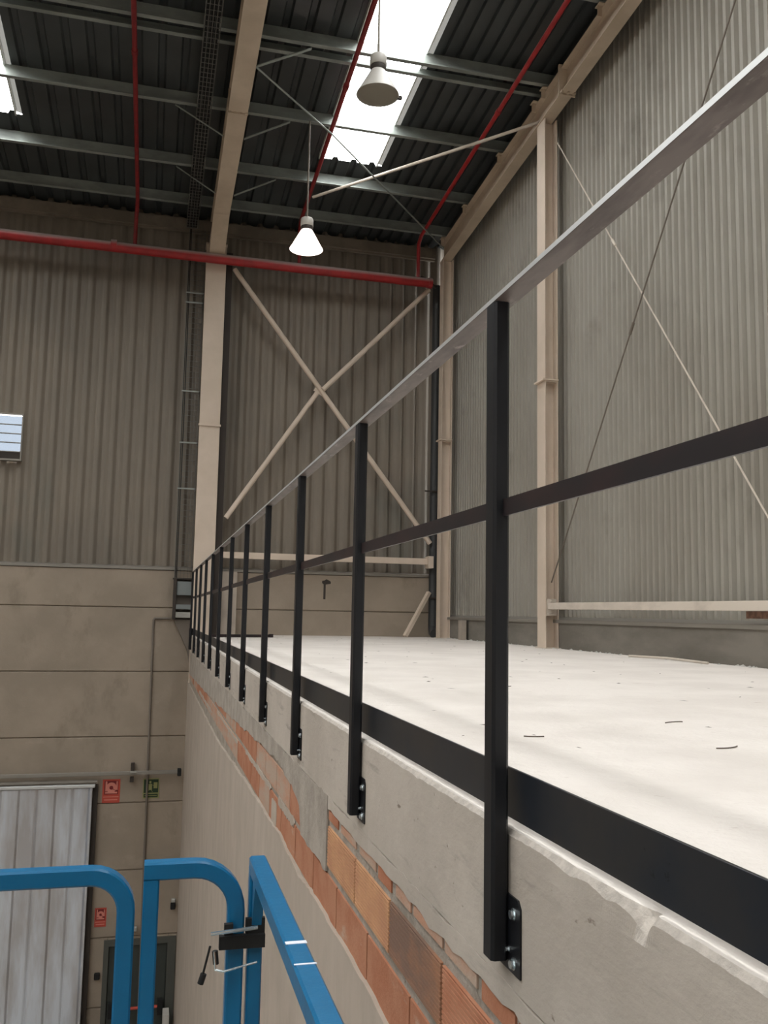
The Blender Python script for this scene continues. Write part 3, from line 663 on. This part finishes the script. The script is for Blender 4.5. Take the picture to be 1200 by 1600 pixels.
# ------------------------------------------------------------------ raised slab
def jit(y, f, a): return a*(math.sin(y*f)+0.6*math.sin(y*f*2.3+1.1)+0.4*math.sin(y*f*5.1+2.0))
mb = MB(); ys = []; y = -3.0
while y < YB: ys.append(y); y += 0.006 if 0.7 < y < 2.0 else (0.012 if 2.0 <= y < 5 else 0.05)
ys.append(YB); rows = []
rr = random.Random(3)
for y in ys:
    n1 = abs(jit(y, 9.0, 0.0012)) + rr.random()*0.0008; n2 = abs(jit(y+3, 13.0, 0.0012))+rr.random()*0.0010
    chip = max(0.0, jit(y, 23.0, 0.0012))+max(0.0, jit(y+2, 61.0, 0.0008))
    for (c, w, a) in ((1.215, 0.030, 0.026), (1.245, 0.05, 0.012), (1.33, 0.05, 0.010), (1.47, 0.06, 0.007), (0.93, 0.03, 0.006), (2.35, 0.05, 0.006)):
        chip += a*max(0.0, 1-abs(y-c)/w)
    rows.append([(XR, y, ZS), (3.0, y, ZS), (0.80, y, ZS+jit(y, 2.1, .0006)), (0.738+chip, y, ZS-0.0005), (0.707+n1+chip*0.9, y, ZS-0.002-n2*0.4-chip*0.25),
                 (0.7005+chip*0.25, y, ZS-0.010-n2-chip*0.9), (0.70, y, ZS-0.05), (0.70, y, ZS-0.292), (XR, y, ZS-0.292)])
k = len(rows[0]); vs = [v for r_ in rows for v in r_]; fs = []
for i in range(len(rows)-1):
    for j in range(k): fs.append((i*k+j, i*k+(j+1) % k, (i+1)*k+(j+1) % k, (i+1)*k+j))
fs += [tuple(range(k)), tuple(range(len(vs)-k, len(vs)))[::-1]]
mb.add(vs, fs)
slab = make('floor_upper', mb, 'screed'); slab['kind'] = 'structure'
slab.data.materials.append(M['fascia']); slab.data.materials.append(M['chip'])
for p in slab.data.polygons:
    c = p.center
    if c.x < 0.745 and c.z > ZS-0.06:
        p.material_index = 2 if p.normal.z > 0.25 and c.x < 0.722 else (1 if p.normal.z <= 0.25 else 0)
    elif c.z < ZS-0.02: p.material_index = 1

# wall under the slab
wm = struct('wall_mezzanine')
make('mortar_bed', MB().box(0.708, 1.0, -3.0, YB, ZF, ZS-0.292), 'mortar', wm)
ribprof = []
def brick(y0, y1, z0, z1, m, x=0.700, ribs=True):
    """hollow clay block with drawn grooves along its length"""
    pr = [(x+0.03, z0), (x, z0+0.003)]
    if ribs:
        nr = 12
        for i in range(nr):
            a = z0+0.006+(z1-z0-0.012)*i/nr; b = z0+0.006+(z1-z0-0.012)*(i+1)/nr
            pr += [(x, a+0.001), (x, b-(b-a)*0.35), (x+0.0022, b-(b-a)*0.30), (x+0.0022, b-0.001)]
    pr += [(x, z1-0.003), (x+0.03, z1)]
    o = make('brick', MB().prism(pr, y0, y1, 'y'), m, wm); return o
J1 = [1.17, 1.645, 2.125, 2.605, 3.055, 3.54]
c1 = ['brick_red', 'brick_red', 'brick_brown', 'brick_tan', 'brick_tan']
for i in range(5): brick(J1[i]+0.007, J1[i+1]-0.007, -0.962, -0.812, c1[i])
y = 3.56
while y < YB-0.3:
    brick(y, y+0.465, -0.962+R.uniform(-.004, .004), -0.812+R.uniform(-.006, .004), R.choice(['brick_red', 'brick_dusty', 'brick_dusty']), 0.702, False); y += 0.48
y = 1.43
while y < YB-0.3:
    brick(y+0.006, y+0.472, -1.145, -0.990+R.uniform(-.002, .002), 'brick_red' if y < 5 else R.choice(['brick_red', 'brick_dusty']), 0.702, False); y += 0.48
y = 1.3
while y < 3.5:      # thin cut bricks below the cast edge
    l = R.uniform(0.13, 0.26); brick(y, y+l, -0.788+R.uniform(-.006, .004), -0.752+R.uniform(-.008, .006), R.choice(['brick_red', 'brick_dusty', 'brick_red']), 0.703, False); y += l+R.uniform(.015, .06)
for yy in (J1[1:]):  # toothed mortar dabs at the joints
    pass

def sheet_poly(top, bot, x, th):
    """layer with irregular edges: polylines of (y, z) sharing their y list"""
    mb = MB(); n = len(top); vs = []
    for (xx) in (x, x+th):
        vs += [(xx, p[0], p[1]) for p in top] + [(xx, p[0], p[1]) for p in bot]
    fs = []
    for i in range(n-1):
        fs.append((i, i+1, n+i+1, n+i)); fs.append((2*n+i, 3*n+i, 3*n+i+1, 2*n+i+1))
        fs.append((i, 2*n+i, 2*n+i+1, i+1)); fs.append((n+i, n+i+1, 3*n+i+1, 3*n+i))
    fs += [(0, n, 3*n, 2*n), (n-1, 3*n-1, 4*n-1, 2*n-1)]
    return mb.add(vs, fs)
def interp(tab, y):
    if y <= tab[0][0]: return tab[0][1]
    for a, b in zip(tab, tab[1:]):
        if a[0] <= y <= b[0]: return a[1]+(b[1]-a[1])*(y-a[0])/(b[0]-a[0])
    return tab[-1][1]
RE = [(-3, -1.14), (1.5, -1.14), (2.59, -1.138), (2.9, -1.134), (3.26, -1.128), (3.7, -1.135), (4.06, -1.155), (4.83, -1.13), (6.46, -1.17), (9.06, -1.256), (12, -1.25), (16.35, -1.23)]
ysr = []; y = -3.0
while y < YB: ysr.append(y); y += 0.05 if 1 < y < 8 else 0.15
ysr.append(YB)
top = [(y, interp(RE, y)+jit(y, 7.0, 0.004)+rr.uniform(-.004, .004)) for y in ysr]
make('render_coat', sheet_poly(top, [(y, ZF) for y in ysr], 0.688, 0.02), 'render', wm)
# mortar smears over the first course further along
UP = [(3.545, -0.985), (3.65, -0.975), (4.15, -0.994), (4.19, -0.880), (4.4, -0.83), (4.98, -0.79), (6.0, -0.82), (6.85, -0.85), (9.38, -0.93), (12.0, -1.0), (16.35, -1.08)]
ysm = [y for y in [3.545+0.06*i for i in range(60)]]+[7.2+0.15*i for i in range(61)]
ysm = [y for y in ysm if y < YB]
make('mortar_patch', sheet_poly([(y, -0.706+jit(y, 9, .005)+rr.uniform(-.004, .004)) for y in ysm], [(y, interp(UP, y)+jit(y, 8.0, 0.006)+rr.uniform(-.006, .006)) for y in ysm], 0.697, 0.008), 'render_trowel', wm)
ysm2 = [-3.0+0.06*i for i in range(110)]
make('mortar_patch', sheet_poly([(y, -0.706+jit(y, 11, .004)+rr.uniform(-.004, .004)) for y in ysm2], [(y, -0.752+jit(y, 8.0, 0.004)+rr.uniform(-.006, .006)) for y in ysm2], 0.6992, 0.012), 'fascia', wm)
for (ya, yb, za, zb) in ((4.35, 4.9, -1.005, -0.965), (5.2, 6.6, -0.995, -0.968), (4.95, 5.15, -1.14, -1.02), (7.2, 9.4, -1.02, -1.0), (10.2, 12.8, -1.12, -1.08)):
    nn = 28; yy = [ya+(yb-ya)*i/nn for i in range(nn+1)]
    make('mortar_patch', sheet_poly([(y, zb+(rr.uniform(-.008, .010) if 0 < i < nn else -(zb-za)*0.45)) for i, y in enumerate(yy)], [(y, za+(rr.uniform(-.008, .008) if 0 < i < nn else (zb-za)*0.45)) for i, y in enumerate(yy)], 0.699, 0.006), 'render', wm)

# ------------------------------------------------------------------ railing
XP0, XP1 = 0.661, 0.696     # post tube
PY0, PSP, NP = 1.70, 1.272, 11
rl = thing('railing', 'long black flat-bar guard railing bolted along the slab edge', 'railing', (0.68, 7.0, ZS))
ORG_R = ORG[rl.name]
def post_meshes():
    a = MB(); r_ = 0.006
    pr = [(XP0+r_, 0), (XP1-r_, 0), (XP1, r_), (XP1, 0.05-r_), (XP1-r_, 0.05), (XP0+r_, 0.05), (XP0, 0.05-r_), (XP0, r_)]
    a.prism(pr, -0.655, 0.6485, 'z')
    # packing strip behind the tube down the fascia
    a.box(XP1-0.004, 0.6995, 0.012, 0.04, -0.655, ZS-0.012)
    return a
def shifted(mb, dy): m = MB(); m.v = [(v[0], v[1]+dy, v[2]) for v in mb.v]; m.f = mb.f; return m
first = make('post', shifted(post_meshes(), PY0), 'black', rl)
pl = MB()
ypl = PY0-0.054
pl.prism([(PY0+0.05, -0.533), (ypl+0.012, -0.533), (ypl, -0.547), (ypl, -0.672), (PY0+0.05, -0.672)], XP1, 0.7, 'x')
make('base_plate', pl, 'black', first)
def bolt_mb(y, z, rad=0.0085):
    b = MB(); n = 6
    b.prism([(y+rad*math.cos(i*math.tau/n), z+rad*math.sin(i*math.tau/n)) for i in range(n)], XP1-0.009, XP1, 'x')
    n = 12; b.prism([(y+rad*1.35*math.cos(i*math.tau/n), z+rad*1.35*math.sin(i*math.tau/n)) for i in range(n)], XP1-0.0025, XP1+0.0005, 'x')
    return b
for z in (-0.562, -0.652): make('bolt', bolt_mb(ypl+0.027, z), 'zinc', first)
make('welding_spot', bolt_mb(PY0+0.004-0.008, -0.632, 0.004), 'zinc', first)
for i in range(-2, NP):
    if i == 0: continue
    dy = PSP*i
    c = first.copy(); COL.objects.link(c); c.parent = rl; c.location = (0, dy, 0)
    for ch in first.children:
        d = ch.copy(); COL.objects.link(d); d.parent = c
YEND = PY0+PSP*(NP-1)+1.35
c = first.copy(); COL.objects.link(c); c.parent = rl; c.location = (0, YEND-PY0-0.05, 0)
tr_mb = MB(); seg = [-1.9, 0.6, 6.85, 12.9, YEND]
for a, b in zip(seg, seg[1:]): tr_mb.box(0.662, 0.7095, a+0.001, b-0.001, 0.649, 0.6605)
o = make('top_rail', tr_mb, 'rail', rl, bevel=0.0008, label='scratched brown steel flat bar with bright ground edge')
o.data.materials.append(M['rail_edge'])
for p in o.data.polygons:
    if p.normal.x < -0.8: p.material_index = 1
yy = [PY0+PSP*i for i in range(-2, NP)]+[YEND-0.05]
for i in range(len(yy)-1):
    a, b = yy[i]+0.05, yy[i+1]
    dz = R.uniform(-.003, .003)
    z_far = 0.0
    make('mid_rail', MB().box(0.681, 0.687, a, b, 0.199+dz, 0.234+dz), 'mid', rl)
make('toe_board', MB().box(0.714, 0.720, -1.9, YEND, -0.3985, -0.3015), 'toe', rl, bevel=0.0006)
make('end_plate', MB().box(0.655, 0.72, YEND-0.02, YEND+0.0, -0.65, -0.30), 'black', rl)

# ------------------------------------------------------------------ loose things on the slab
bar = thing('steel_bar', 'dark steel bar lying on the slab behind the far railing posts', 'bar', (1.5, 14.7, ZS))
make('shaft', MB().bar((0.95, 14.60, ZS+0.025), (1.93, 14.86, ZS+0.025), 0.05, 0.045), 'mid', bar)
make('end_lug', MB().bar((1.93, 14.80, ZS+0.03), (1.93, 14.94, ZS+0.03), 0.05, 0.055), 'mid', bar)
def clip(x, y, l, a, bend, label):
    p = []; n = 8
    for i in range(n+1):
        t = i/n-0.5; p.append((x+math.cos(a)*l*t-math.sin(a)*bend*(4*t*t), y+math.sin(a)*l*t+math.cos(a)*bend*(4*t*t), ZS+0.003))
    single('wire_clipping', MB().tube(p, 0.0022, 5), 'wire', label, 'wire', group='wire clippings on the slab')
clip(1.84, 2.62, 0.11, 0.35, 0.015, 'dark curved wire clipping on the slab nearest the right frame edge')
clip(2.05, 3.30, 0.10, 0.3, -0.01, 'dark straight wire clipping on the slab left of the curved one')
clip(1.30, 2.95, 0.07, -0.2, 0.008, 'brown wire clipping on the slab just right of the nearest post')
clip(2.02, 5.05, 0.13, 0.1, 0.01, 'dark wire clipping farther back on the slab right of the nearest post')
mb = MB(); rb = random.Random(11)
for i in range(130):
    x = 0.9+rb.random()*4.2; y = 2.2+rb.random()*13.5; a = rb.random()*3.14; l = rb.uniform(.006, .028); w = rb.uniform(.001, .005)
    dx, dy = math.cos(a)*l, math.sin(a)*l; px, py = -math.sin(a)*w, math.cos(a)*w; h = rb.uniform(.001, .004)
    mb.add([(x-dx, y-dy, ZS), (x+px, y+py, ZS), (x+dx, y+dy, ZS), (x-px, y-py, ZS), (x, y, ZS+h)], [(0, 3, 4), (3, 2, 4), (2, 1, 4), (1, 0, 4)])
single('debris', mb, 'wire', 'fine chips and dust scattered over the pale slab', 'debris', kind='stuff')
mb = MB(); rb = random.Random(5)
for i in range(240):
    y = 1.0+rb.random()*15; x = XR-0.01-rb.random()**2*0.10; s_ = rb.uniform(.006, .028)
    mb.add([(x-s_, y-s_, ZS), (x-s_, y+s_*1.5, ZS), (x+s_*.4, y+s_, ZS), (x+s_*.3, y-s_, ZS), (x, y, ZS+s_*0.7)], [(0, 1, 4), (1, 2, 4), (2, 3, 4), (3, 0, 4)])
single('mortar_crumbs', mb, 'vest', 'crumbs of mortar along the foot of the right wall', 'debris', kind='stuff')
single('twig', MB().tube([(5.05, 8.95, ZS+0.012), (5.12, 8.3, ZS+0.02), (5.08, 7.55, ZS+0.012)], 0.012, 6), 'beige_dusty', 'pale strip of scrap lying along the right wall foot', 'scrap')

# ------------------------------------------------------------------ blue lift basket
bk = thing('lift_basket', 'blue tubular guard rails of the lift basket at the lower left', 'lift', (-0.4, 1.0, -1.62))
q = 0.0178; YG = 2.0; ZB_ = -1.60
def arc(cx, cz, r, a0, a1, n=8): return [(cx+r*math.cos(math.radians(a0+(a1-a0)*i/n)), cz+r*math.sin(math.radians(a0+(a1-a0)*i/n))) for i in range(n+1)]
def hoop(pts2, y=YG): return [(p[0], y, p[1]) for p in pts2]
pth = [(-1.05, ZB_), (-1.05, -0.60)] + arc(-0.99, -0.60, 0.06, 180, 90)[1:] + [(-0.5, -0.540)] + arc(-0.092, -0.612, 0.072, 90, 0) + [(-0.020, ZB_)]
make('end_hoop', MB().tube(hoop(pth), 0, square=q), 'blue', bk, smooth=True)
gate = make('gate', MB().tube(hoop([(0.0285, ZB_), (0.0285, -0.552)]), 0, square=q-0.002)
            .tube(hoop([(0.0125, -0.535)] + arc(0.116, -0.622, 0.087, 90, 0) + [(0.203, ZB_+0.05)]), 0, square=q).tube(hoop([(0.03, -1.05), (0.2, -1.05)]), 0, square=q*0.8)
            .tube(hoop([(0.03, ZB_+0.05), (0.2, ZB_+0.05)]), 0, square=q*0.8), 'blue', bk, smooth=True)
make('mid_rail', MB().tube(hoop([(-1.03, -1.05), (-0.035, -1.05)]), 0, square=q*0.8), 'blue', bk, smooth=True)
# corner post and side rail running back towards the viewer
XS = 0.2445
make('corner_post', MB().tube([(XS, YG, ZB_), (XS, YG, -0.54)], 0, square=q*0.86), 'blue', bk, smooth=True)
make('side_rail', MB().tube([(XS+0.003, YG+0.012, -0.537), (XS+0.003, 0.0, -0.537), (XS+0.003, -0.25, -0.537)], 0, square=q), 'blue', bk, smooth=True)
make('side_mid_rail', MB().tube([(XS, YG, -1.05), (XS, -0.25, -1.05)], 0, square=q*0.8), 'blue', bk, smooth=True)
make('corner_post', MB().tube([(XS, -0.25, ZB_), (XS, -0.25, -0.555)], 0, square=q*0.86), 'blue', bk, smooth=True)
make('side_rail', MB().tube([(-1.05, YG-0.03, -0.60), (-1.05, -0.25, -0.60)], 0, square=q), 'blue', bk, smooth=True)
make('gusset', MB().prism([(1.975, -0.555), (1.93, -0.555), (1.975, -0.66)], XS-0.010, XS+0.010, 'x'), 'blue', bk)
make('platform', MB().box(-1.08, 0.27, -0.3, YG+0.03, ZB_-0.05, ZB_), 'galv', bk)
make('toe_board', MB().box(-1.06, 0.26, YG-0.015, YG+0.0, ZB_, ZB_+0.12), 'blue', bk)
for (y, w) in ((1.485, 0.006), (1.395, 0.0025)):
    make('scuff_mark', MB().box(XS-0.014, XS+0.020, y-w, y+w, -0.5195, -0.5185), 'scuff', bk, label='white scuff on the blue paint')
lt = make('latch', MB().box(0.178, 0.196, YG-0.034, YG-0.022, -0.664, -0.642).box(0.168, 0.262, YG-0.040, YG-0.026, -0.690, -0.664).box(0.222, 0.262, YG-0.030, YG-0.018, -0.664, -0.635), 'rubber', bk)
make('locking_pin', MB().tube([(0.150, YG-0.045, -0.655), (0.245, YG-0.045, -0.648)], 0.004, 8), 'zinc', lt, smooth=True)
make('pin_ring', MB().tube([(0.158, YG-0.045, -0.690), (0.162, YG-0.045, -0.725), (0.178, YG-0.05, -0.728), (0.246, YG-0.045, -0.716)], 0.0022, 6), 'zinc', lt, smooth=True)
make('pin_tail', MB().tube([(0.160, YG-0.04, -0.690), (0.163, YG-0.04, -0.716)], 0.006, 8).tube([(0.150, YG-0.04, -0.680), (0.135, YG-0.04, -0.745)], 0.0025, 6).tube([(0.139, YG-0.04, -0.733), (0.133, YG-0.04, -0.752)], 0.0065, 8), 'rubber', lt, smooth=True)
# machine below the basket, carrying it from the hall floor
ch = thing('scissor_lift', 'blue scissor lift machine carrying the basket from the hall floor', 'lift', (-0.4, 1.0, ZF))
make('chassis', MB().box(-1.0, 0.2, -0.2, 1.9, ZF+0.15, ZF+0.65), 'blue', ch, bevel=0.03)
for (x) in (-1.03, 0.10):
    for (y) in (0.1, 1.6):
        make('wheel', MB().tube([(x, y, ZF+0.20), (x+0.14, y, ZF+0.20)], 0.20, 18), 'rubber', ch, smooth=True)
z = ZF+0.72; hstep = (ZB_-0.13-z)/5
for i in range(5):
    for (x) in (-0.85, 0.05):
        make('scissor_arm', MB().bar((x, 0.0, z), (x, 1.7, z+hstep), 0.05, 0.10), 'blue', ch)
        make('scissor_arm', MB().bar((x+0.055, 1.7, z), (x+0.055, 0.0, z+hstep), 0.05, 0.10), 'blue', ch)
    z += hstep
